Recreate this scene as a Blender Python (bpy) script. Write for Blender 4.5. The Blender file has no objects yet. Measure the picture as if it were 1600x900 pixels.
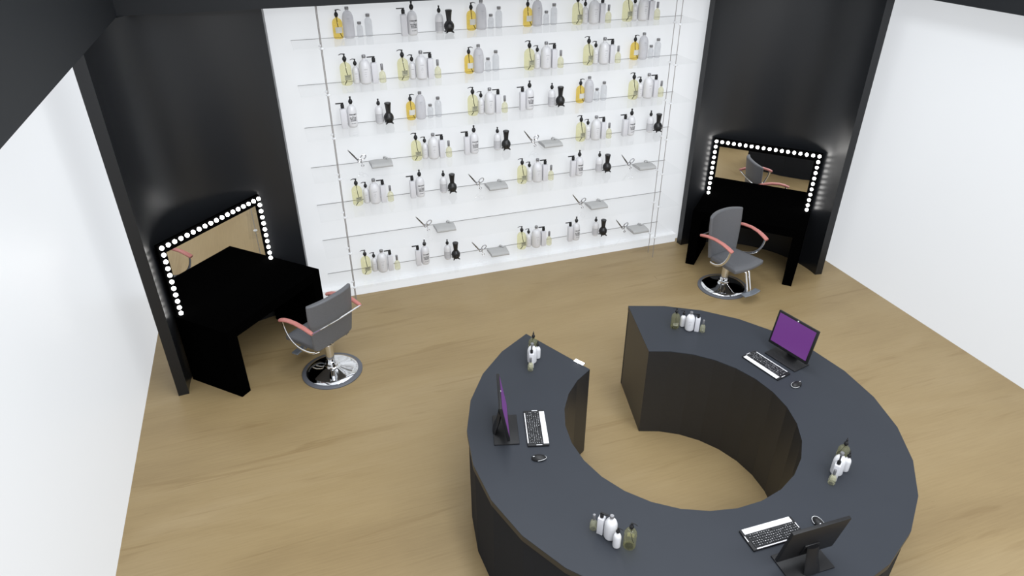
import bpy, bmesh, math, random
from mathutils import Vector, Matrix
random.seed(7)
PI = math.pi
SC = bpy.context.scene
COL = SC.collection

# ------------------------------------------------------------------ materials
def new_mat(name):
    m = bpy.data.materials.new(name); m.use_nodes = True
    nt = m.node_tree
    for n in list(nt.nodes): nt.nodes.remove(n)
    out = nt.nodes.new('ShaderNodeOutputMaterial')
    return m, nt, out

def pbr(name, col, rough=.5, metal=0., spec=.5, coat=0., noise=0., nscale=40., bump=0., emis=None, estr=0.):
    m, nt, out = new_mat(name)
    p = nt.nodes.new('ShaderNodeBsdfPrincipled')
    p.inputs['Base Color'].default_value = (*col, 1)
    p.inputs['Roughness'].default_value = rough
    p.inputs['Metallic'].default_value = metal
    p.inputs['Specular IOR Level'].default_value = spec
    p.inputs['Coat Weight'].default_value = coat
    if emis:
        p.inputs['Emission Color'].default_value = (*emis, 1)
        p.inputs['Emission Strength'].default_value = estr
    tc = nt.nodes.new('ShaderNodeTexCoord')
    nz = nt.nodes.new('ShaderNodeTexNoise'); nz.inputs['Scale'].default_value = nscale
    nz.inputs['Detail'].default_value = 4
    nt.links.new(tc.outputs['Object'], nz.inputs['Vector'])
    if noise:
        mx = nt.nodes.new('ShaderNodeMix'); mx.data_type = 'RGBA'
        mx.inputs['A'].default_value = (*[c*(1-noise) for c in col], 1)
        mx.inputs['B'].default_value = (*[min(1, c*(1+noise)) for c in col], 1)
        nt.links.new(nz.outputs['Fac'], mx.inputs['Factor'])
        nt.links.new(mx.outputs['Result'], p.inputs['Base Color'])
    if bump:
        b = nt.nodes.new('ShaderNodeBump'); b.inputs['Strength'].default_value = bump
        b.inputs['Distance'].default_value = .002
        nt.links.new(nz.outputs['Fac'], b.inputs['Height']); nt.links.new(b.outputs['Normal'], p.inputs['Normal'])
    nt.links.new(p.outputs['BSDF'], out.inputs['Surface'])
    return m

def thin(name, tint, body=(.8, .8, .8), frost=.1, gloss=.5, rough=.05):
    """see-through material: tinted transparency + some milky diffuse + a fresnel sheen"""
    m, nt, out = new_mat(name)
    t = nt.nodes.new('ShaderNodeBsdfTransparent'); t.inputs['Color'].default_value = (*tint, 1)
    d = nt.nodes.new('ShaderNodeBsdfDiffuse'); d.inputs['Color'].default_value = (*body, 1)
    g = nt.nodes.new('ShaderNodeBsdfGlossy'); g.inputs['Roughness'].default_value = rough
    m1 = nt.nodes.new('ShaderNodeMixShader'); m1.inputs['Fac'].default_value = frost
    m2 = nt.nodes.new('ShaderNodeMixShader')
    fr = nt.nodes.new('ShaderNodeFresnel'); fr.inputs['IOR'].default_value = 1.45
    mu = nt.nodes.new('ShaderNodeMath'); mu.operation = 'MULTIPLY'; mu.inputs[1].default_value = gloss
    geo = nt.nodes.new('ShaderNodeNewGeometry'); inv = nt.nodes.new('ShaderNodeMath'); inv.operation = 'SUBTRACT'
    inv.inputs[0].default_value = 1.; nt.links.new(geo.outputs['Backfacing'], inv.inputs[1])
    mf = nt.nodes.new('ShaderNodeMath'); mf.operation = 'MULTIPLY'
    nt.links.new(fr.outputs['Fac'], mf.inputs[0]); nt.links.new(inv.outputs['Value'], mf.inputs[1])
    nt.links.new(mf.outputs['Value'], mu.inputs[0])
    nt.links.new(t.outputs['BSDF'], m1.inputs[1]); nt.links.new(d.outputs['BSDF'], m1.inputs[2])
    nt.links.new(m1.outputs['Shader'], m2.inputs[1]); nt.links.new(g.outputs['BSDF'], m2.inputs[2])
    nt.links.new(mu.outputs['Value'], m2.inputs['Fac'])
    nt.links.new(m2.outputs['Shader'], out.inputs['Surface'])
    return m

def emit(name, col, s):
    m, nt, out = new_mat(name)
    e = nt.nodes.new('ShaderNodeEmission'); e.inputs['Color'].default_value = (*col, 1); e.inputs['Strength'].default_value = s
    nt.links.new(e.outputs['Emission'], out.inputs['Surface'])
    return m

def wood_floor():
    m, nt, out = new_mat('oak_floor')
    N = nt.nodes.new; L = nt.links.new
    p = N('ShaderNodeBsdfPrincipled'); p.inputs['Roughness'].default_value = .42
    p.inputs['Specular IOR Level'].default_value = .35
    tc = N('ShaderNodeTexCoord')
    def noise(sx, sy, scale, detail=5, dist=0.):
        mp = N('ShaderNodeMapping'); mp.inputs['Scale'].default_value = (sx, sy, 1)
        nz = N('ShaderNodeTexNoise'); nz.inputs['Scale'].default_value = scale; nz.inputs['Detail'].default_value = detail
        nz.inputs['Distortion'].default_value = dist
        L(tc.outputs['Object'], mp.inputs['Vector']); L(mp.outputs['Vector'], nz.inputs['Vector'])
        return nz.outputs['Fac']
    def ramp(src, stops):
        r = N('ShaderNodeValToRGB'); e = r.color_ramp.elements
        while len(e) < len(stops): e.new(.5)
        for q, (pos, c) in zip(e, stops): q.position = pos; q.color = (*c, 1)
        L(src, r.inputs['Fac']); return r.outputs['Color']
    def mul(a, b, fac=1.):
        x = N('ShaderNodeMix'); x.data_type = 'RGBA'; x.blend_type = 'MULTIPLY'; x.inputs['Factor'].default_value = fac
        L(a, x.inputs['A']); L(b, x.inputs['B']); return x.outputs['Result']
    base = ramp(noise(.30, 1.1, 1.3, 4, .8), [(.30, FLOOR_D), (.5, FLOOR_M), (.72, FLOOR_L)])
    grain = ramp(noise(.5, 9., 6., 8, .4), [(.3, (.94, .93, .92)), (.62, (1.02, 1.02, 1.02))])
    fleck = ramp(noise(1.6, 14., 5., 3, .2), [(.68, (1, 1, 1)), (.78, (.86, .82, .76))])
    streak = ramp(noise(.22, 2.6, 2.3, 4, 1.2), [(.60, (1, 1, 1)), (.70, (.86, .83, .79)), (.76, (1, 1, 1))])
    crack = ramp(noise(9., 1.2, 1.9, 2, .3), [(.765, (1, 1, 1)), (.80, (.72, .66, .58))])
    c = mul(mul(mul(mul(base, grain), fleck), streak), crack)
    L(c, p.inputs['Base Color'])
    L(p.outputs['BSDF'], out.inputs['Surface'])
    return m

FLOOR_D, FLOOR_M, FLOOR_L = (.265, .190, .092), (.300, .219, .108), (.330, .247, .131)
M = {}
M['floor'] = wood_floor()
M['white_wall'] = pbr('white_wall', (.32, .325, .33), .4, spec=.2, noise=.01, nscale=3, emis=(.93, .962, 1.), estr=.46)  # emission added to keep the side walls evenly white where shade would fall
M['white_panel'] = pbr('white_gloss_panel', (.36, .365, .37), .2, spec=.3, noise=.01, nscale=3, emis=(.93, .962, 1.), estr=.44)  # added glow evens out shading on the display wall and plinth
M['niche'] = pbr('charcoal_niche', (.009, .0098, .0115), .30, spec=.42, noise=.12, nscale=2.5)
M['header'] = pbr('charcoal_header', (.009, .0102, .012), .5, spec=.22, noise=.35, nscale=260)
M['desk_top'] = pbr('desk_charcoal', (.031, .035, .043), .45, spec=.2, noise=.06, nscale=3)
M['desk_body'] = pbr('desk_body_dark', (.020, .020, .021), .4, spec=.5, noise=.15, nscale=30)
M['black'] = pbr('dead_black', (.0008, .0008, .0008), .7, spec=.0)
M['mirror'] = pbr('mirror_glass', (.93, .93, .93), .01, metal=1)
M['bulb'] = emit('bulb_glow', (1, .98, .95), 14.)
M['white_spot'] = emit('white_spot_glow', (1, .99, .96), 12.)
M['chrome'] = pbr('chrome', (.82, .83, .85), .06, metal=1)
M['steel'] = pbr('brushed_steel', (.55, .56, .58), .25, metal=1)
M['cable'] = pbr('cable_steel', (.33, .31, .30), .45, metal=.3)
M['fitting'] = pbr('fitting_chrome', (.85, .86, .88), .3, metal=.2)
M['leather'] = pbr('grey_leather', (.118, .121, .130), .5, spec=.4, noise=.12, nscale=60, bump=.15)
M['grey_rim'] = pbr('grey_rubber', (.10, .105, .12), .5)
M['foot_plate'] = pbr('foot_plate_grey', (.22, .24, .27), .4, metal=.3)
M['salmon'] = pbr('salmon_armrest', (.50, .185, .160), .45, spec=.4, noise=.05)
M['plastic'] = pbr('black_plastic', (.009, .009, .010), .42, spec=.35)
M['dark_plastic'] = pbr('charcoal_plastic', (.012, .012, .013), .45, spec=.3)
M['key_black'] = pbr('key_black', (.012, .013, .015), .5)
M['white_plastic'] = pbr('white_plastic', (.82, .82, .84), .3, spec=.4, noise=.015, nscale=8)
M['silver'] = pbr('silver_trim', (.78, .79, .8), .3, metal=.4)
M['screen'] = pbr('purple_screen', (.02, .008, .03), .3, emis=(.125, .030, .185), estr=.85)
M['bottle_white'] = pbr('bottle_white', (.70, .70, .72), .25, spec=.5, noise=.02, nscale=12)
M['bottle_square'] = pbr('bottle_square_white', (.66, .66, .69), .35)
M['green'] = thin('green_liquid', (.955, .94, .77), (.68, .66, .40), .08)
M['yellow'] = thin('yellow_liquid', (.975, .865, .44), (.82, .60, .16), .14)
M['perfume'] = thin('pale_green_glass', (.955, .945, .83), (.64, .64, .48), .22)
M['clear'] = thin('clear_glass', (.90, .905, .915), (.72, .73, .75), .16)
M['milk'] = thin('milky_bottle', (.90, .90, .92), (.68, .68, .71), .52)
M['shelf_glass'] = thin('shelf_glass', (.997, .998, .998), (.9, .9, .9), .0, gloss=.75, rough=.015)
M['shelf_edge'] = pbr('shelf_rear_edge', (.28, .285, .29), .4)
M['tag'] = pbr('tag_beige', (.36, .36, .25), .6)
M['label_grey'] = pbr('label_grey', (.50, .50, .52), .6)
M['label_light'] = pbr('label_light', (.62, .62, .58), .6)
M['ink'] = pbr('ink', (.03, .03, .035), .6)
M['ink_soft'] = pbr('ink_soft', (.30, .30, .32), .6)
M['cap_grey'] = pbr('cap_grey', (.25, .25, .26), .35, metal=.5)
M['towel'] = pbr('towel_cotton', (.43, .43, .425), .9, spec=.1, noise=.08, nscale=120, bump=.4)
M['brush'] = pbr('brush_black', (.010, .010, .011), .35, noise=.3, nscale=50)
M['shears_ring'] = pbr('shears_ring', (.45, .45, .47), .06, metal=1)
M['shears'] = pbr('shears_steel', (.24, .24, .25), .25, metal=1)
M['front_panel'] = pbr('desk_front_panel', (.017, .0185, .022), .75, spec=.12, noise=.45, nscale=220)
M['rim_band'] = pbr('desk_rim', (.022, .021, .019), .42)

# ------------------------------------------------------------------ mesh helper
class MB:
    def __init__(s): s.v = []; s.f = []
    def add(s, vs, fs):
        o = len(s.v); s.v += [tuple(v) for v in vs]; s.f += [tuple(i+o for i in f) for f in fs]; return s
    def box(s, x0, x1, y0, y1, z0, z1, bev=0., T=None, seg=2):
        bm = bmesh.new(); bmesh.ops.create_cube(bm, size=1)
        for v in bm.verts:
            v.co = Vector(((x0+x1)/2 + v.co.x*(x1-x0), (y0+y1)/2 + v.co.y*(y1-y0), (z0+z1)/2 + v.co.z*(z1-z0)))
        if bev: bmesh.ops.bevel(bm, geom=bm.edges[:], offset=bev, segments=seg, affect='EDGES', profile=.5)
        return s.bm(bm, T)
    def bm(s, bm, T=None):
        bm.verts.index_update()
        s.add([(T @ v.co if T else v.co) for v in bm.verts], [[v.index for v in f.verts] for f in bm.faces]); bm.free(); return s
    def lathe(s, prof, n=24, c=(0, 0, 0), sx=1., sy=1., cap=True, T=None):
        vs = []; fs = []
        for r, z in prof:
            for k in range(n):
                a = 2*PI*k/n
                p = Vector((c[0] + r*sx*math.cos(a), c[1] + r*sy*math.sin(a), c[2]+z)); vs.append(T @ p if T else p)
        for i in range(len(prof)-1):
            for k in range(n):
                k2 = (k+1) % n
                fs.append((i*n+k, i*n+k2, (i+1)*n+k2, (i+1)*n+k))
        if cap:
            fs.append(tuple(range(n-1, -1, -1))); fs.append(tuple((len(prof)-1)*n+k for k in range(n)))
        return s.add(vs, fs)
    def tube(s, pts, r, n=8, closed=False, flat=None, up=None):
        """sweep an ellipse (r, flat) along pts; flat = half height along the frame's second axis"""
        pts = [Vector(p) for p in pts]; N = len(pts); vs = []; fs = []
        rr = r if isinstance(r, (list, tuple)) else [r]*N
        prev = None
        for i, p in enumerate(pts):
            a = pts[(i-1) % N] if (closed or i > 0) else p
            b = pts[(i+1) % N] if (closed or i < N-1) else p
            t = (b-a).normalized()
            u = Vector(up) if up else (prev if prev else (Vector((0, 0, 1)) if abs(t.z) < .9 else Vector((1, 0, 0))))
            e1 = t.cross(u).normalized(); e2 = e1.cross(t).normalized(); prev = e2
            for k in range(n):
                q = 2*PI*k/n
                vs.append(p + e1*rr[i]*math.cos(q) + e2*(flat if flat else rr[i])*math.sin(q))
        for i in range(N if closed else N-1):
            j = (i+1) % N
            for k in range(n):
                k2 = (k+1) % n
                fs.append((i*n+k, j*n+k, j*n+k2, i*n+k2))
        if not closed: fs += [tuple(range(n)), tuple((N-1)*n+k for k in range(n-1, -1, -1))]
        return s.add(vs, fs)
    def prism(s, poly, z0, z1):
        n = len(poly)
        vs = [(x, y, z0) for x, y in poly] + [(x, y, z1) for x, y in poly]
        fs = [tuple(range(n-1, -1, -1)), tuple(range(n, 2*n))] + [(i, (i+1) % n, n+(i+1) % n, n+i) for i in range(n)]
        return s.add(vs, fs)
    def build(s, name, mat, parent=None, smooth=35):
        me = bpy.data.meshes.new(name); me.from_pydata(s.v, [], s.f); me.validate()
        bm = bmesh.new(); bm.from_mesh(me); bmesh.ops.recalc_face_normals(bm, faces=bm.faces[:]); bm.to_mesh(me); bm.free()
        me.materials.append(mat)
        if smooth:
            for p in me.polygons: p.use_smooth = True
            me.set_sharp_from_angle(angle=math.radians(smooth))
        o = bpy.data.objects.new(name, me); COL.objects.link(o)
        if parent: o.parent = parent
        return o

def tag(o, label=None, cat=None, group=None, kind=None):
    if label: o['label'] = label
    if cat: o['category'] = cat
    if group: o['group'] = group
    if kind: o['kind'] = kind
    return o
def empty(name, loc=(0, 0, 0), rz=0.):
    o = bpy.data.objects.new(name, None); COL.objects.link(o); o.location = loc; o.rotation_euler = (0, 0, rz)
    o.empty_display_size = .05
    return o
def copy_tree(o, parent=None):
    c = o.copy(); COL.objects.link(c)
    if parent: c.parent = parent
    for ch in list(o.children): copy_tree(ch, c)
    return c
def arc_pts(cx, cy, r, a0, a1, n):
    return [(cx+r*math.cos(math.radians(a0+(a1-a0)*i/n)), cy+r*math.sin(math.radians(a0+(a1-a0)*i/n))) for i in range(n+1)]
def bez(p0, p1, p2, p3, n=10):
    p0, p1, p2, p3 = map(Vector, (p0, p1, p2, p3)); out = []
    for i in range(n+1):
        t = i/n; out.append(p0*(1-t)**3 + p1*3*t*(1-t)**2 + p2*3*t*t*(1-t) + p3*t**3)
    return out

# ------------------------------------------------------------------ the room
XL, XR, YB, ZT = -1.864, 7.211, 8.165, 3.72
def struct(o, label): return tag(o, label, 'room', kind='structure')
struct(MB().box(-4.5, 10, -4.0, 9.0, -.1, 0).build('floor', M['floor'], smooth=0), 'light oak wood floor with grain running across the room')
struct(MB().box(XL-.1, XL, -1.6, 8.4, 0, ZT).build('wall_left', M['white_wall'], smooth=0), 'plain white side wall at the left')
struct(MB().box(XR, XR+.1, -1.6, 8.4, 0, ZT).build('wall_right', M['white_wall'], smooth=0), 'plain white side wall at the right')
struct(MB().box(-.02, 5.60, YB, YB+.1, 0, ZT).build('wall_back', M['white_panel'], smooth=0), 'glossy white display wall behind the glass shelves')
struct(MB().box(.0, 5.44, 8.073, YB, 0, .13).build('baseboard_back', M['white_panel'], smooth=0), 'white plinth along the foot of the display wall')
# curved charcoal niche walls (open arcs with thickness)
def niche(name, cx, cy, r0, r1, a0, a1, label):
    inn = arc_pts(cx, cy, r0, a0, a1, 40); out = arc_pts(cx, cy, r1, a1, a0, 40)
    n = len(inn); mb = MB()
    for z0, z1 in ((0, ZT),):
        vs = [(x, y, z) for z in (z0, z1) for x, y in inn+out]; m = 2*n
        fs = []
        for i in range(n-1):
            j = m-1-i
            fs.append((i, i+1, j-1, j)); fs.append((m+i, m+j, m+j-1, m+i+1))
            fs.append((i, m+i, m+i+1, i+1)); fs.append((j, j-1, m+j-1, m+j))
        fs.append((0, m-1, m+m-1, m)); fs.append((n-1, m+n-1, m+n, n))
        mb.add(vs, fs)
    return struct(mb.build(name, M['niche'], smooth=30), label)
niche('wall_niche_left', -.209, 6.706, 1.228, 1.335, 80, 184.9, 'concave charcoal wall curving round the left mirror station')
niche('wall_niche_right', 5.557, 6.706, 1.232, 1.334, -8.8, 94.6, 'concave charcoal wall curving round the right mirror station')
# dark header frame hanging round the open ceiling
hx0, hx1, hy = -1.255, 6.605, 7.45
hd = MB()
hd.box(hx0-.12, hx0, -1.6, hy+.12, ZT, 5.2)
hd.box(hx1, hx1+.12, -1.6, hy+.12, ZT, 5.2)
hd.box(hx0, hx1, hy, hy+.12, ZT, 5.2)
struct(hd.build('ceiling', M['header'], smooth=0), 'dark charcoal header frame round the open ceiling')

# ------------------------------------------------------------------ reception desk
CX, CY = 2.6825, 3.5645
RO, RI, A0, STEP, NS = 1.742, .945, 116.2, 12.32, 26
def ring(r): return [(r*math.cos(math.radians(A0+STEP*i)), r*math.sin(math.radians(A0+STEP*i))) for i in range(NS+1)]
def ring_solid(mb, r0, r1, z0, z1):
    inn, out = ring(r0), ring(r1); n = NS+1
    vs = [(x, y, z) for z in (z0, z1) for x, y in inn+out]; m = 2*n; fs = []
    for i in range(NS):
        fs += [(i, n+i, n+i+1, i+1), (m+i, m+i+1, m+n+i+1, m+n+i), (i, i+1, m+i+1, m+i), (n+i, m+n+i, m+n+i+1, n+i+1)]
    fs += [(0, m, m+n, n), (NS, n+NS, m+n+NS, m+NS)]
    return mb.add(vs, fs)
desk = tag(empty('reception_desk', (CX, CY, 0)), 'large charcoal C-shaped reception desk open towards the display wall', 'desk')
ring_solid(MB(), RI, RO-.045, 0, .992).build('desk_body', M['desk_body'], desk, smooth=0)
ring_solid(MB(), RO-.045, RO-.012, 0, .945).build('front_panel', M['front_panel'], desk, smooth=0)
ring_solid(MB(), RI, RO, .992, 1.0).build('countertop', M['desk_top'], desk, smooth=0)
ring_solid(MB(), RO-.045, RO, .945, .992).build('counter_edge', M['rim_band'], desk, smooth=0)
# small emissive white spot set on the end of the counter
pl = tag(empty('glowing_spot', (2.214, 4.535, 1.0), math.radians(-59)), 'small bright white spot glowing on the counter edge at the desk opening', 'light')
MB().box(-.055, .055, -.022, .022, 0, .006, .002).build('spot_base', M['steel'], pl)
MB().box(-.048, .048, -.016, .016, .005, .010, .002).build('spot_face', M['white_spot'], pl)

# ------------------------------------------------------------------ computers
def make_monitor():
    r = tag(empty('monitor'), 'x', 'monitor', 'black monitors with purple screens on the desk')
    # local: +y away from the user, screen faces -y
    MB().box(-.17, .17, .145, .345, 0, .012, .004).build('stand_base', M['dark_plastic'], r)
    MB().tube([(0, .335, .008), (0, .325, .05), (0, .303, .11), (0, .286, .20)], [.062, .058, .048, .045], 12, flat=.016, up=(0, 1, 0)).build('stand_neck', M['plastic'], r)
    tilt = Matrix.Translation((0, .262, .236)) @ Matrix.Rotation(-math.radians(10.5), 4, 'X')
    bz = MB().box(-.213, .213, -.012, .012, -.16, .178, .005, T=tilt).build('bezel', M['dark_plastic'], r)
    MB().box(-.193, .193, -.0135, -.011, -.130, .160, T=tilt).build('screen', M['screen'], bz, smooth=0)
    MB().lathe([(.0, 0), (.006, 0), (.006, .003), (0, .003)], 12, T=tilt @ Matrix.Translation((0, -.0115, .169)) @ Matrix.Rotation(PI/2, 4, 'X')).build('webcam', M['white_plastic'], bz)
    MB().box(-.055, .055, .010, .022, -.13, -.02, .004, T=tilt).build('stand_bracket', M['plastic'], r)
    return r
def make_keyboard():
    r = tag(empty('keyboard'), 'x', 'keyboard', 'black and white keyboards on the desk')
    MB().box(-.205, .205, -.085, .085, 0, .016, .004).build('keyboard_body', M['dark_plastic'], r)
    MB().box(-.188, .188, -.0845, -.042, .012, .0185, .002).build('palm_rest', M['white_plastic'], r)
    MB().box(-.175, .175, .074, .082, .012, .0175, .001).build('rear_strip', M['white_plastic'], r)
    k = MB(); lg = MB()
    for j in range(6):
        for i in range(21):
            x = -.184 + i*.0175; y = -.034 + j*.0172
            if j == 0 and 4 < i < 11: continue
            k.box(x, x+.0155, y, y+.0145, .015, .0205)
            if random.random() < .85:
                w = random.choice((.003, .005, .007)); ox = random.uniform(.002, .007); oy = random.uniform(.003, .009)
                lg.box(x+ox, x+ox+w, y+oy, y+oy+.0025, .0204, .0209)
    k.box(-.114, -.01, -.034, -.0195, .015, .0205)
    k.build('keys', M['key_black'], r, smooth=0)
    for sx in (-1, 1):
        MB().box(sx*.199-.0025, sx*.199+.0025, -.03, .016, .0155, .0172).build('side_mark', M['white_plastic'], r, smooth=0)
    lg.build('key_legends', M['white_plastic'], r, smooth=0)
    return r
def make_mouse():
    r = tag(empty('computer_mouse'), 'x', 'computer mouse', 'black mice with silver trim on the desk')
    prof = [(.030, .0), (.033, .006), (.032, .014), (.026, .024), (.016, .031), (.004, .034)]
    MB().lathe(prof, 24, sx=1., sy=1.75).build('mouse_shell', M['plastic'], r)
    pts = []
    for i in range(15):
        a = math.radians(-190 + i*185/14); pts.append((.0335*math.cos(a), .0585*math.sin(a), .013+.004*math.sin(2*a)))
    MB().tube(pts, .0020, 6).build('silver_trim', M['silver'], r)
    MB().box(-.003, .003, .028, .046, .022, .0295, .001).build('scroll_wheel', M['silver'], r)
    return r
KB, MO, MS = make_keyboard(), make_monitor(), make_mouse()
stations = [(1.529, 3.844, 165.0, (1.432, 3.526), 'on the left arm of the desk', 'seen edge-on'),
            (3.796, 3.938, 12.8, (3.875, 3.615), 'on the right arm of the desk', 'facing the viewer'),
            (2.672, 2.357, -91.6, (3.027, 2.325), 'on the near side of the desk', 'from behind')]
for i, (x, y, a, ms, where, look) in enumerate(stations):
    rz = math.radians(a-90)
    k, m, s = (KB, MO, MS) if i == 0 else (copy_tree(KB), copy_tree(MO), copy_tree(MS))
    xo = (0, .033, -.052)[i]; mp = (x + xo*math.cos(rz), y + xo*math.sin(rz), 1.0)
    for o, p in ((k, (x, y, 1.0)), (m, mp), (s, (ms[0], ms[1], 1.0))):
        o.location = p; o.rotation_euler = (0, 0, rz)
    k['label'] = f'black keyboard with white palm rest {where}'
    m['label'] = f'black monitor with purple screen {look} {where}'
    s['label'] = f'black mouse with silver trim beside the keyboard {where}'

# ------------------------------------------------------------------ mirror stations
def make_station(i, cx, cy, ang, side):
    # local: x along the front edge, +y towards the wall, origin at the middle of the front edge
    W, D, T = 1.466, .722, .125
    desk_ = tag(empty('vanity_desk', (cx, cy, 0), ang), f'matt black waterfall styling table under the {side} lit mirror', 'vanity table')
    MB().box(-W/2, W/2, 0, D, .72, .84).build('table_top', M['black'], desk_, smooth=0)
    for sx in (-1, 1):
        x0, x1 = sorted((sx*W/2, sx*(W/2-T)))
        MB().box(x0, x1, 0, D, 0, .72).build('side_panel', M['black'], desk_, smooth=0)
    mir = tag(empty('lighted_mirror', (cx, cy, .84), ang), f'wide mirror with rows of round bulbs standing on the {side} black table', 'mirror')
    yb = .70; hw = .678; zb0, zt = .012, .795
    MB().box(-hw-.035, hw+.035, yb, yb+.035, 0, zt+.035, .003).build('mirror_frame', M['black'], mir, smooth=0)
    MB().box(-hw+.052, hw-.052, yb-.003, yb+.001, .0, zt-.075).build('mirror_glass', M['mirror'], mir, smooth=0)
    prof = [(.0, -.022)] + [(.022*math.cos(math.radians(t)), .022*math.sin(math.radians(t))) for t in range(-60, 61, 20)] + [(0, .022)]
    first = None; spots = []
    xs = [-hw + 2*hw*k/17 for k in range(18)]
    spots += [(x, zt) for x in xs]
    for k in range(1, 11):
        z = zt + (zb0+.002-zt)*k/10
        spots += [(-hw, z), (hw, z)]
    for x, z in spots:
        if first is None:
            b = first = MB().lathe(prof, 14, cap=False).build('bulb', M['bulb'], mir)
        else:
            b = first.copy(); COL.objects.link(b); b.parent = mir
        b.location = (x, yb-.024, max(z, .023))
    return desk_
make_station(0, (6.248+5.215)/2, (6.359+7.407)/2, math.radians(-45.7), 'right')
make_station(1, -.887+.5*1.466*math.cos(math.radians(45.9)), 6.35+.5*1.466*math.sin(math.radians(45.9)), math.radians(45.9), 'left')

# ------------------------------------------------------------------ salon chairs
def make_chair():
    r = tag(empty('salon_chair'), 'x', 'salon chair', 'grey salon chairs on round chrome bases')
    MB().lathe([(.275, .0), (.335, .0), (.335, .012), (.325, .020), (.285, .024)], 48).build('base_rim', M['grey_rim'], r)
    dome = [(.292, .018), (.285, .030), (.24, .042), (.17, .058), (.10, .076), (.062, .09), (.058, .10)]
    bd = MB().lathe(dome, 48).build('base_dome', M['chrome'], r, smooth=50)
    cl = MB().lathe([(.062, .085), (.070, .09), (.070, .112), (.055, .12), (.055, .15), (.05, .155)], 24).build('base_collar', M['chrome'], r)
    MB().lathe([(.047, .15), (.047, .40)], 24).build('column', M['chrome'], r)
    MB().box(-.10, .10, -.02, .02, .402, .434, .006).box(-.02, .02, -.10, .14, .400, .434, .006).lathe([(.075, .392), (.078, .396), (.078, .404), (.06, .408)], 16).build('seat_mount', M['chrome'], r)
    MB().tube([(.08, -.02, .412), (.12, -.03, .408), (.15, -.035, .398)], .010, 8).build('height_lever', M['chrome'], r)
    # seat cushion: rounded wedge outline, slightly dished
    st = MB(); NX, NY = 12, 14
    def seat_pt(u, v, top):
        y = -.115 + .475*v
        w = .225 + .045*v
        x = w*u
        edge = max(abs(u), abs(2*v-1))
        drop = .022*max(0, (edge-.72)/.28)**2
        z = .512 - drop - .012*(1-u*u)*(1-(2*v-1)**2) + .012*abs(u)**3 if top else .432 + .012*max(0, (edge-.8)/.2)
        y += .03*(1-u*u)*(v**3)
        return (x, y, z)
    vs = []; fs = []
    for top in (0, 1):
        for j in range(NY+1):
            for i in range(NX+1): vs.append(seat_pt(-1+2*i/NX, j/NY, top))
    S = (NX+1)*(NY+1); idx = lambda i, j, t: t*S + j*(NX+1)+i
    for j in range(NY):
        for i in range(NX):
            fs.append((idx(i, j, 1), idx(i+1, j, 1), idx(i+1, j+1, 1), idx(i, j+1, 1)))
            fs.append((idx(i, j, 0), idx(i, j+1, 0), idx(i+1, j+1, 0), idx(i+1, j, 0)))
    for i in range(NX):
        fs.append((idx(i, 0, 0), idx(i+1, 0, 0), idx(i+1, 0, 1), idx(i, 0, 1))); fs.append((idx(i, NY, 0), idx(i, NY, 1), idx(i+1, NY, 1), idx(i+1, NY, 0)))
    for j in range(NY):
        fs.append((idx(0, j, 0), idx(0, j, 1), idx(0, j+1, 1), idx(0, j+1, 0))); fs.append((idx(NX, j, 0), idx(NX, j+1, 0), idx(NX, j+1, 1), idx(NX, j, 1)))
    st.add(vs, fs)
    so = st.build('seat', M['leather'], r, smooth=60)
    bv = so.modifiers.new('soft', 'BEVEL'); bv.width = .014; bv.segments = 3; bv.limit_method = 'ANGLE'; bv.angle_limit = math.radians(50)
    # backrest: curved shell, wings bent forward, arched top
    bk = MB(); NU, NV = 14, 12; vs = []; fs = []
    def back_pt(u, v, face):
        w = .262 + .036*math.sin(min(1, v*1.25)*PI/2)
        x = w*u
        ztop = 1.085 - .02*u*u
        z = .478 + (ztop-.478)*v
        y = -.125 - .085*v + .075*abs(u)**2.4*(.35+.65*v)
        th = .028*(1 - .35*abs(u)**6)
        nrm = Vector((-.5*u, 1, .12)).normalized()
        p = Vector((x, y, z)) + nrm*(th if face else -th)
        return p
    for face in (0, 1):
        for j in range(NV+1):
            for i in range(NU+1): vs.append(back_pt(-1+2*i/NU, j/NV, face))
    S2 = (NU+1)*(NV+1); ix = lambda i, j, t: t*S2+j*(NU+1)+i
    for j in range(NV):
        for i in range(NU):
            fs.append((ix(i, j, 1), ix(i, j+1, 1), ix(i+1, j+1, 1), ix(i+1, j, 1))); fs.append((ix(i, j, 0), ix(i+1, j, 0), ix(i+1, j+1, 0), ix(i, j+1, 0)))
    for i in range(NU):
        fs.append((ix(i, 0, 0), ix(i, 0, 1), ix(i+1, 0, 1), ix(i+1, 0, 0))); fs.append((ix(i, NV, 0), ix(i+1, NV, 0), ix(i+1, NV, 1), ix(i, NV, 1)))
    for j in range(NV):
        fs.append((ix(0, j, 0), ix(0, j+1, 0), ix(0, j+1, 1), ix(0, j, 1))); fs.append((ix(NU, j, 0), ix(NU, j, 1), ix(NU, j+1, 1), ix(NU, j+1, 0)))
    bk.add(vs, fs)
    bo = bk.build('backrest', M['leather'], r, smooth=60)
    bv = bo.modifiers.new('soft', 'BEVEL'); bv.width = .016; bv.segments = 3; bv.limit_method = 'ANGLE'; bv.angle_limit = math.radians(50)
    MB().tube([(-.345, -.222, .79), (0, -.235, .79), (.345, -.222, .79)], .009, 8).build('back_bar', M['chrome'], r)
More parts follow.
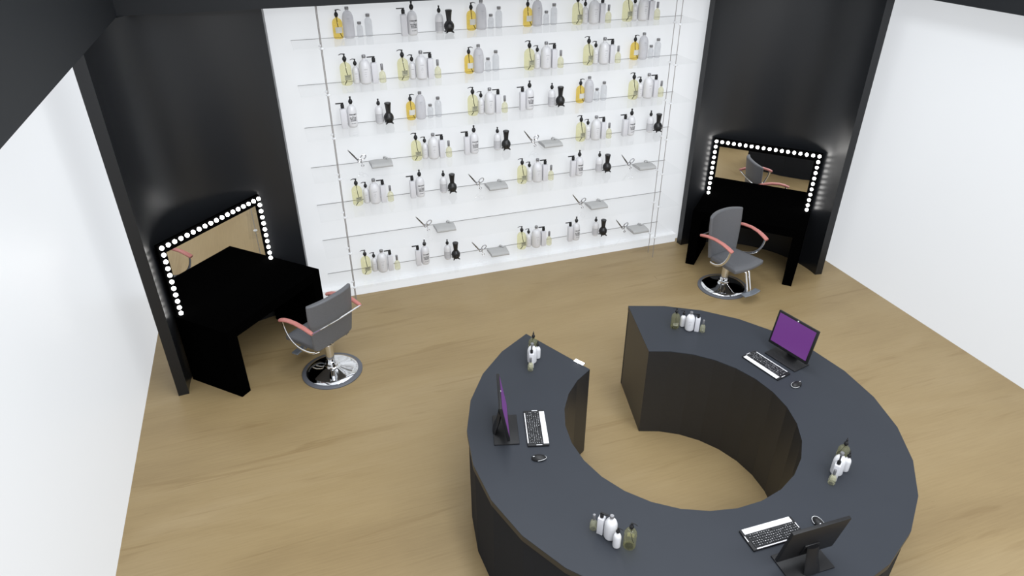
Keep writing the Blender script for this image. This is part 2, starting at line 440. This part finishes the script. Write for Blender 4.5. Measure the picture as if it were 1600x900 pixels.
    for sx in (-1, 1):
        pad = [(sx*.338, -.225, .785), (sx*.340, -.20, .795), (sx*.342, -.10, .818), (sx*.342, .03, .826), (sx*.338, .15, .812), (sx*.332, .24, .785), (sx*.328, .292, .762), (sx*.327, .305, .755)]
        arm = MB().tube(pad, [.018, .024, .026, .027, .029, .033, .034, .026], 12, flat=.019, up=(0, 0, 1)).build('armrest', M['salmon'], r)
        loop = bez((sx*.327, .275, .755), (sx*.33, .26, .60), (sx*.33, .17, .475), (sx*.30, .02, .452), 12) + bez((sx*.30, .02, .452), (sx*.29, -.05, .445), (sx*.27, -.08, .43), (sx*.20, -.09, .425), 5)[1:]
        MB().tube(loop, .016, 8, flat=.006, up=(sx, 0, .01)).build('arm_bracket', M['chrome'], arm)
    for sx in (-1, 1):
        MB().tube([(sx*.028, .22, .425), (sx*.028, .31, .42), (sx*.028, .345, .39), (sx*.028, .42, .145)], .0105, 10).build('footrest_rod', M['chrome'], r)
    fp = MB(); o_, i_ = [], []
    for k in range(13):
        u = -1+2*k/12
        i_.append((u*.135, .405+.035*u*u*0+.02*(1-u*u))); o_.append((u*.15, .49+.02*(1-u*u)))
    fp.prism(i_ + o_[::-1], .125, .145)
    fo = fp.build('footrest_plate', M['foot_plate'], r)
    bv = fo.modifiers.new('soft', 'BEVEL'); bv.width = .006; bv.segments = 2; bv.limit_method = 'ANGLE'
    return r
ch = make_chair(); ch.location = (5.349, 6.658, 0); ch.rotation_euler = (0, 0, math.radians(-76-90))
ch['label'] = 'grey salon chair with salmon armrests turned away from the right mirror'
c2 = copy_tree(ch); c2.location = (.083, 6.499, 0); c2.rotation_euler = (0, 0, math.radians(126-90))
c2['label'] = 'grey salon chair with salmon armrests seen from behind at the left mirror'

# ------------------------------------------------------------------ glass shelves and cables
ZS = [3.286-.4893*k for k in range(7)]
SHELF = ['top shelf', 'second shelf down', 'third shelf down', 'middle shelf', 'fifth shelf down', 'sixth shelf down', 'bottom shelf']
SG = 'clear glass shelves hung on the display wall'
sh0 = None
for k, z in enumerate(ZS):
    if sh0 is None:
        sh0 = s = empty('glass_shelf')
        MB().box(.25, 5.14, 7.64, 8.146, -.012, 0).build('shelf_pane', M['shelf_glass'], s, smooth=0)
        MB().box(.25, 5.14, 8.146, 8.152, -.006, 0).build('rear_edge', M['shelf_edge'], s, smooth=0)
    else: s = copy_tree(sh0)
    s.location = (0, 0, z)
    tag(s, f'long clear glass shelf on the white display wall, the {SHELF[k]}', 'shelf', SG)
cab0 = None
for x, y, w in ((.541, 7.726, 'left front'), (.541, 7.881, 'left rear'), (4.858, 7.726, 'right front'), (4.870, 7.881, 'right rear')):
    if cab0 is None:
        cab0 = c = empty('suspension_cable')
        MB().lathe([(.0045, 0), (.0045, 3.70)], 8).build('cable_rod', M['cable'], c)
        for z in ZS:
            MB().lathe([(.010, -.040), (.012, -.036), (.026, -.030), (.026, -.022), (.014, -.018), (.014, -.0125)], 12, c=(0, 0, z)).build('clamp', M['fitting'], c)
    else: c = copy_tree(cab0)
    c.location = (x, y, 0)
    tag(c, f'thin vertical steel cable carrying the glass shelves, {w} one', 'cable', 'steel cables holding the glass shelves')

# ------------------------------------------------------------------ bottles and tools
def body_prof(r, h, neck, nz, shoulder=.3, foot=.25):
    """rounded bottle body from 0 to h, then a neck up to nz"""
    p = [(r*.70, 0), (r*.82, h*.012), (r*.94, h*.05*foot*4), (r, h*.10)]
    s0 = h*(1-shoulder)
    for t in range(0, 91, 15):
        a = math.radians(t)
        p.append((neck + (r-neck)*math.cos(a), s0 + (h-s0)*math.sin(a)))
    p.append((neck, nz))
    return p
def pump_head(mb, z, s, d, hook=True):
    """bulbous pump head with a thin nozzle pointing to d*x"""
    mb.lathe([(.010*s, 0), (.012*s, .004*s), (.022*s, .022*s), (.023*s, .034*s), (.017*s, .050*s), (.008*s, .060*s), (.008*s, .074*s), (.012*s, .076*s), (.010*s, .084*s)], 14, c=(0, 0, z))
    zz = z+.080*s
    mb.tube([(0, 0, zz), (d*.028*s, 0, zz+.004*s), (d*.045*s, 0, zz-.001*s), (d*.056*s, 0, zz-.008*s)], [.006*s, .005*s, .004*s, .003*s], 6)
    return mb
def text_rows(mb, r, rows, a0=-90.):
    """little printed word marks wrapped on the bottle front; rows = (z, height, halfwidth in degrees)"""
    for z, h, hw in rows:
        a = -hw
        while a < hw:
            w = random.uniform(5, 11); e = min(hw, a+w)
            n = 3; vs = []
            for k in range(n+1):
                q = math.radians(a0 + a + (e-a)*k/n)
                for rr in (r*.995, r*1.018):
                    for zz in (z, z+h): vs.append((rr*math.cos(q), rr*math.sin(q), zz))
            fs = []
            for k in range(n):
                b = k*4; c = b+4
                fs += [(b+2, c+2, c+3, b+3), (b, b+1, c+1, c), (b, c, c+2, b+2), (b+1, b+3, c+3, c+1)]
            fs += [(0, 2, 3, 1), (n*4, n*4+1, n*4+3, n*4+2)]
            mb.add(vs, fs); a = e + random.uniform(3, 6)
    return mb
def patch(mb, r, z0, z1, a0, a1, t=1.014):
    n = 6; vs = []; fs = []
    for k in range(n+1):
        q = math.radians(a0+(a1-a0)*k/n)
        for rr in (r*.99, r*t):
            for zz in (z0, z1): vs.append((rr*math.cos(q), rr*math.sin(q), zz))
    for k in range(n):
        b = k*4; c = b+4
        fs += [(b+2, c+2, c+3, b+3), (b, b+1, c+1, c), (b, c, c+2, b+2), (b+1, b+3, c+3, c+1)]
    fs += [(0, 2, 3, 1), (n*4, n*4+1, n*4+3, n*4+2)]
    return mb.add(vs, fs)

def green_pump():
    r = empty('pump_bottle'); R = .064
    MB().lathe(body_prof(R, .245, .016, .258, .26), 28).build('bottle_body', M['green'], r, smooth=50)
    pump_head(MB(), .252, 1.05, -1).build('pump_head', M['plastic'], r)
    MB().tube([(0, 0, .255), (.004, -.03, .16), (.010, -.055, .115), (-.008, -.052, .05), (-.030, -.044, .014)], .0045, 6).build('dip_tube', M['plastic'], r)
    patch(MB(), R, .066, .120, -112, -46).build('bottle_label', M['tag'], r)
    text_rows(MB(), R*1.013, [(.1165, .0035, 33), (.103, .007, 24), (.088, .005, 20), (.066, .0035, 33)], -79).build('label_text', M['ink'], r, smooth=0)
    return r
def small_pump():
    r = empty('pump_bottle'); R = .041
    MB().lathe(body_prof(R, .185, .012, .198, .28), 24).build('bottle_body', M['bottle_white'], r, smooth=50)
    pump_head(MB(), .194, .92, -1).build('pump_head', M['plastic'], r)
    text_rows(MB(), R, [(.112, .005, 22), (.085, .003, 10), (.06, .003, 16)]).build('label_text', M['ink_soft'], r, smooth=0)
    return r
def round_bottle():
    r = empty('lotion_bottle'); R = .066
    MB().lathe(body_prof(R, .262, .019, .285, .34), 28).build('bottle_body', M['bottle_white'], r, smooth=50)
    MB().lathe([(.021, .284), (.0225, .290), (.0225, .312), (.019, .317)], 18).build('bottle_cap', M['cap_grey'], r)
    text_rows(MB(), R, [(.165, .006, 16), (.135, .004, 8), (.115, .004, 12), (.09, .003, 6)]).build('label_text', M['ink_soft'], r, smooth=0)
    return r
def square_pump():
    r = empty('pump_bottle')
    MB().box(-.033, .033, -.033, .033, 0, .225, .006).lathe([(.014, .222), (.014, .236)], 14).build('bottle_body', M['bottle_square'], r)
    h = MB().lathe([(.019, .232), (.020, .236), (.020, .272), (.016, .278), (.010, .279), (.010, .286)], 16)
    h.box(-.075, .016, -.009, .009, .283, .294, .003).build('pump_head', M['plastic'], r)
    return r
def perfume():
    r = empty('perfume_bottle'); R = .038
    MB().lathe(body_prof(R, .125, .012, .145, .42), 24).build('bottle_body', M['perfume'], r, smooth=50)
    MB().lathe([(.014, .140), (.015, .142), (.015, .205), (.013, .208)], 16).build('bottle_cap', M['cap_grey'], r)
    text_rows(MB(), R, [(.07, .004, 16), (.055, .003, 12), (.04, .003, 8)]).build('label_text', M['ink_soft'], r, smooth=0)
    return r
def yellow_pump():
    r = empty('pump_bottle'); R = .055
    MB().lathe(body_prof(R, .212, .016, .226, .26), 28).build('bottle_body', M['yellow'], r, smooth=50)
    pump_head(MB(), .220, .95, 1).build('pump_head', M['plastic'], r)
    MB().tube([(0, 0, .22), (.002, -.004, .16), (.006, -.008, .11), (.02, -.03, .055), (.038, -.032, .018)], .0050, 6).build('dip_tube', M['plastic'], r)
    patch(MB(), R, .066, .128, -122, -40).build('bottle_label', M['label_light'], r)
    return r
def large_bottle():
    r = empty('lotion_bottle'); R = .062
    MB().lathe(body_prof(R, .282, .02, .300, .36), 28).build('bottle_body', M['milk'], r, smooth=50)
    MB().lathe([(.020, .297), (.022, .299), (.022, .322), (.018, .326)], 18).build('bottle_cap', M['cap_grey'], r)
    text_rows(MB(), R, [(.205, .008, 14), (.18, .006, 10), (.155, .005, 6), (.13, .005, 8)]).build('label_text', M['ink_soft'], r, smooth=0)
    return r
def clear_small():
    r = empty('glass_bottle'); R = .034
    MB().lathe(body_prof(R, .125, .019, .140, .26), 22).build('bottle_body', M['clear'], r, smooth=50)
    MB().lathe([(.021, .138), (.022, .140), (.022, .162), (.020, .164)], 16).build('bottle_cap', M['cap_grey'], r)
    text_rows(MB(), R, [(.08, .006, 14), (.06, .004, 10)]).build('label_text', M['ink_soft'], r, smooth=0)
    return r
def clear_tall():
    r = empty('glass_bottle'); R = .040
    MB().lathe(body_prof(R, .195, .021, .213, .24), 24).build('bottle_body', M['clear'], r, smooth=50)
    MB().lathe([(.022, .211), (.023, .213), (.023, .238), (.020, .241)], 16).build('bottle_cap', M['cap_grey'], r)
    text_rows(MB(), R, [(.135, .006, 14), (.115, .004, 8), (.095, .004, 12)]).build('label_text', M['ink_soft'], r, smooth=0)
    return r
def printed_pump():
    r = empty('pump_bottle'); R = .056
    MB().lathe(body_prof(R, .255, .015, .268, .30), 26).build('bottle_body', M['bottle_white'], r, smooth=50)
    pump_head(MB(), .262, 1.08, -.12).build('pump_head', M['plastic'], r)
    text_rows(MB(), R, [(.150, .014, 44), (.133, .005, 12), (.113, .012, 40), (.096, .012, 36), (.080, .010, 32), (.050, .007, 26)], -82).build('label_text', M['ink'], r, smooth=0)
    return r
def banded_pump():
    r = empty('pump_bottle'); R = .047
    MB().lathe(body_prof(R, .205, .013, .216, .30), 24).build('bottle_body', M['bottle_white'], r, smooth=50)
    pump_head(MB(), .210, .95, -.12).build('pump_head', M['plastic'], r)
    MB().lathe([(R*.985, .022), (R*1.01, .022), (R*1.01, .122), (R*.985, .122)], 24, cap=False).build('bottle_label', M['label_grey'], r)
    text_rows(MB(), R*1.012, [(.115, .004, 40), (.07, .003, 20)]).build('label_text', M['ink_soft'], r, smooth=0)
    return r
def shaving_brush():
    r = empty('shaving_brush')
    MB().lathe([(.030, .012), (.040, .016), (.055, .045), (.059, .070), (.055, .095), (.040, .118), (.030, .128)], 24).build('handle', M['brush'], r)
    MB().lathe([(.028, .124), (.028, .150), (.031, .185), (.036, .222), (.040, .240), (.036, .248), (.01, .250)], 24).build('bristles', M['brush'], r)
    ft = MB()
    for k in range(4):
        a = PI/4 + k*PI/2
        ft.tube([(.025*math.cos(a), .025*math.sin(a), .022), (.045*math.cos(a), .045*math.sin(a), .014), (.062*math.cos(a), .062*math.sin(a), .007)], [.012, .010, .007], 8)
    ft.build('foot', M['brush'], r)
    return r
def towel():
    r = empty('folded_towel')   # origin front left corner
    W, D = .252, .225
    tb = MB()
    prof = []   # cross-section in y-z of a folded towel: three soft layers
    n = 12
    vs = []; fs = []
    sec = [(0.004, .0), (D-.012, 0), (D-.003, .006), (D, .014), (D-.003, .026), (D-.014, .034), (D*.75, .039), (D*.4, .041), (.05, .041), (.018, .038), (.004, .030), (-.003, .017), (-.001, .006)]
    m = len(sec)
    for i in range(n+1):
        x = W*i/n
        for (y, z) in sec:
            e = min(i, n-i)/n
            zz = z*(1 + .05*math.sin(3.1*x/W*PI+y*20)) * (.93 if e == 0 else 1)
            vs.append((x + .012*(y/D)*(1 if i > n/2 else 0) - .006*(y/D)*(1 if i < n/2 else 0), y, zz))
    for i in range(n):
        for k in range(m):
            k2 = (k+1) % m
            fs.append((i*m+k, i*m+k2, (i+1)*m+k2, (i+1)*m+k))
    fs += [tuple(range(m)), tuple(n*m+k for k in range(m-1, -1, -1))]
    tb.add(vs, fs).build('towel_body', M['towel'], r, smooth=60)
    cr = MB().tube([(W*.70, D*.97, .036), (W*.735, D*.92, .058), (W*.80, D*.84, .054), (W*.88, D*.72, .044)], [.006, .011, .016, .010], 10, flat=.010, up=(0, 0, 1))
    cr.build('turned_corner', M['towel'], r)
    fd = MB()
    for z in (.013, .026): fd.tube([(-.0005, .012, z), (-.0035, D*.5, z), (-.0075, D-.02, z)], .0022, 5)
    fd.build('fold_line', M['label_grey'], r)
    return r
def shears():
    r = empty('hair_scissors')   # standing on one finger ring, blades up to the left
    pv = Vector((-.060, 0, .106)); tip = Vector((-.152, .0, .228))
    for s in (-1, 1):
        b = MB(); d = (tip-pv).normalized(); nrm = Vector((d.z, 0, -d.x)); T = tip + nrm*.004*s
        q = [pv - nrm*.008 - d*.02, pv + nrm*.008 - d*.02, pv + nrm*.009 + d*.05, T + nrm*.001, T - nrm*.001, pv - nrm*.009 + d*.05]
        vs = [(p.x, .0032*s - .0018, p.z) for p in q] + [(p.x, .0032*s + .0018, p.z) for p in q]
        n = 6
        fs = [tuple(range(n)), tuple(range(2*n-1, n-1, -1))] + [(i, (i+1) % n, n+(i+1) % n, n+i) for i in range(n)]
        b.add(vs, fs).build('blade', M['shears'], r, smooth=0)
    MB().lathe([(.0, -.007), (.006, -.007), (.006, .007), (0, .007)], 12, T=Matrix.Translation(pv) @ Matrix.Rotation(PI/2, 4, 'X')).build('pivot_screw', M['chrome'], r)
    def circ(c, ra, rb, rot, y):
        out = []
        for k in range(16):
            a = 2*PI*k/16; p = Vector((ra*math.cos(a), 0, rb*math.sin(a))); p.rotate(Matrix.Rotation(rot, 3, 'Y')); out.append((c[0]+p.x, y, c[1]+p.z))
        return out
    h1 = MB().tube(circ((.020, .118), .038, .024, math.radians(-38), .003), .0062, 8, closed=True)
    h1.tube([pv + Vector((0, .003, 0)), (-.035, .003, .098), (-.010, .003, .100)], .005, 6)
    h1.build('handle', M['shears_ring'], r)
    h2 = MB().tube(circ((-.024, .084), .026, .018, math.radians(-40), -.003), .0062, 8, closed=True)
    h2.tube([pv + Vector((0, -.003, 0)), (-.052, -.003, .092), (-.044, -.003, .088)], .005, 6)
    h2.tube([(-.010, -.003, .074), (-.004, -.003, .045), (0, -.003, .026)], .003, 6)
    h2.tube(circ((.004, .0155), .014, .011, 0, -.003), .0045, 6, closed=True)
    h2.build('handle', M['shears_ring'], r)
    return r

KINDS = {  # builder, description, category
 'green': (green_pump, 'pale green pump bottle', 'bottle', 'pale green pump bottles'),
 'small': (small_pump, 'small white pump bottle', 'bottle', 'small white pump bottles'),
 'round': (round_bottle, 'stout white grey-capped bottle', 'bottle', 'stout white capped bottles'),
 'square': (square_pump, 'slim square white pump bottle', 'bottle', 'square white pump bottles'),
 'perf': (perfume, 'small pale perfume bottle', 'bottle', 'small pale perfume bottles'),
 'yellow': (yellow_pump, 'yellow pump bottle', 'bottle', 'yellow pump bottles'),
 'large': (large_bottle, 'large frosted capped bottle', 'bottle', 'large frosted bottles'),
 'csmall': (clear_small, 'short clear capped bottle', 'bottle', 'short clear bottles'),
 'ctall': (clear_tall, 'tall clear capped bottle', 'bottle', 'tall clear bottles'),
 'print': (printed_pump, 'white pump bottle with bold print', 'bottle', 'white printed pump bottles'),
 'band': (banded_pump, 'white pump bottle with grey band', 'bottle', 'grey-banded pump bottles'),
 'brush': (shaving_brush, 'black shaving brush on splayed feet', 'shaving brush', 'black shaving brushes'),
 'towel': (towel, 'folded grey towel', 'towel', 'folded grey towels'),
 'shears': (shears, 'steel scissors on end', 'scissors', 'steel scissors'),
}
SETS = {'A': [('green', 0, 8.0), ('small', .113, 8.03), ('round', .212, 7.99), ('square', .318, 7.985), ('perf', .402, 7.975)],
        'B': [('yellow', 0, 8.07), ('large', .118, 8.065), ('csmall', .237, 8.07), ('ctall', .337, 8.075)],
        'C': [('square', 0, 7.995), ('print', .098, 8.01)],
        'D': [('band', 0, 8.04), ('brush', .103, 8.0)],
        'E': [('shears', 0, 7.98), ('towel', .10, 7.872)]}
SLOTS = {0: [('B', .762), ('C', 1.481), ('D', 1.896), ('B', 2.283), ('B', 2.978), ('A', 3.590), ('A', 4.26)],
         1: [('A', .785), ('A', 1.432), ('B', 2.239), ('A', 2.98), ('A', 3.762), ('B', 4.444)],
         2: [('C', .697), ('D', 1.114), ('B', 1.499), ('A', 2.252), ('C', 2.893), ('D', 3.304), ('B', 3.712), ('A', 4.437)],
         3: [('E', .843), ('A', 1.517), ('C', 2.158), ('D', 2.575), ('E', 3.062), ('A', 3.715), ('C', 4.358), ('D', 4.768)],
         4: [('A', .741), ('C', 1.432), ('D', 1.843), ('E', 2.310), ('A', 2.898), ('C', 3.624), ('D', 4.037), ('E', 4.49)],
         5: [('E', 1.588), ('E', 3.785)],
         6: [('A', .741), ('C', 1.432), ('D', 1.847), ('E', 2.324), ('A', 2.900), ('C', 3.630), ('D', 4.05), ('E', 4.49)]}
proto = {}
def instance(kind):
    fn = KINDS[kind][0]
    if kind not in proto:
        proto[kind] = fn(); return proto[kind]
    return copy_tree(proto[kind])
ORD = ['first', 'second', 'third', 'fourth', 'fifth', 'sixth', 'seventh', 'eighth']
for row, slots in SLOTS.items():
    items = []
    for st, x0 in slots:
        for kind, dx, y in SETS[st]: items.append((x0+dx, y, kind, st))
    items.sort()
    tot = {}; seen = {}
    for it in items: tot[it[2]] = tot.get(it[2], 0)+1
    for x, y, kind, st in items:
        o = instance(kind); o.location = (x, y, ZS[row]); o.scale = (1, 1, 1)
        i = seen.get(kind, 0); seen[kind] = i+1
        n = tot[kind]
        pos = 'only one' if n == 1 else ('left one' if i == 0 else 'right one') if n == 2 else f'{ORD[i]} one from left'
        tag(o, f'{KINDS[kind][1]}, {pos} on the {SHELF[row]}', KINDS[kind][2], KINDS[kind][3] + ' on the shelves')

# the smaller toiletry sets on the reception desk
DK = [((3.335, 4.754), -32, 'the right arm end of the desk', .66),
      ((1.868, 4.815), -112, 'the left arm end of the desk', .66),
      ((3.585, 2.752), -141, 'the right curve of the desk', .66),
      ((1.715, 2.589), 132, 'the near left curve of the desk', .66)]
for (x, y), a, where, s in DK:
    ca, sa = math.cos(math.radians(a)), math.sin(math.radians(a))
    for kind, dx, yy in SETS['A']:
        dy = (yy-8.0) + (.035 if kind == 'small' else 0)
        o = instance(kind); o.scale = (s, s, s)
        o.location = (x + s*(dx*ca - dy*sa), y + s*(dx*sa + dy*ca), 1.0); o.rotation_euler = (0, 0, math.radians(a))
        tag(o, f'{KINDS[kind][1]} on {where}', KINDS[kind][2], KINDS[kind][3] + ' on the desk')

# ------------------------------------------------------------------ light
w = bpy.data.worlds.new('World'); SC.world = w; w.use_nodes = True
bg = w.node_tree.nodes['Background']; bg.inputs['Color'].default_value = (.93, .96, 1.0, 1); bg.inputs['Strength'].default_value = 1.0
def area(name, loc, rot, sx, sy, power, col=(1, 1, 1)):
    l = bpy.data.lights.new(name, 'AREA'); l.shape = 'RECTANGLE'; l.size = sx; l.size_y = sy; l.energy = power; l.color = col
    o = bpy.data.objects.new(name, l); COL.objects.link(o); o.location = loc; o.rotation_euler = rot
    return o
area('side_wall_fill', (1.6, 3.2, 5.4), (0, math.radians(42), 0), .6, 7., 150, (.92, .96, 1.))  # added unseen fill to brighten the left wall, not a real fixture
area('side_wall_fill', (3.7, 3.2, 5.4), (0, math.radians(-42), 0), .6, 7., 150, (.92, .96, 1.))  # matching added fill for the right wall

area('front_fill', (2.67, -0.6, 5.5), (math.radians(48), 0, 0), 7., .6, 165, (.95, .97, 1.))  # invented fill above the front, brightens walls and floor, no lamp known there

# ------------------------------------------------------------------ camera
cam = bpy.data.cameras.new('Camera'); cam.lens = 24; cam.sensor_width = 36; cam.clip_end = 200
co = bpy.data.objects.new('Camera', cam); COL.objects.link(co)
co.location = (0, 0, 4.8); co.rotation_euler = (math.radians(90-30.948), 0, math.radians(-19.02))
SC.camera = co
vs_ = SC.view_settings
SC.display_settings.display_device = 'sRGB'
vs_.view_transform = 'Standard'; vs_.look = 'None'; vs_.gamma = 1; vs_.use_curve_mapping = False; vs_.exposure = 0.24
SC.cycles.transparent_max_bounces = 40
SC.cycles.max_bounces = 12
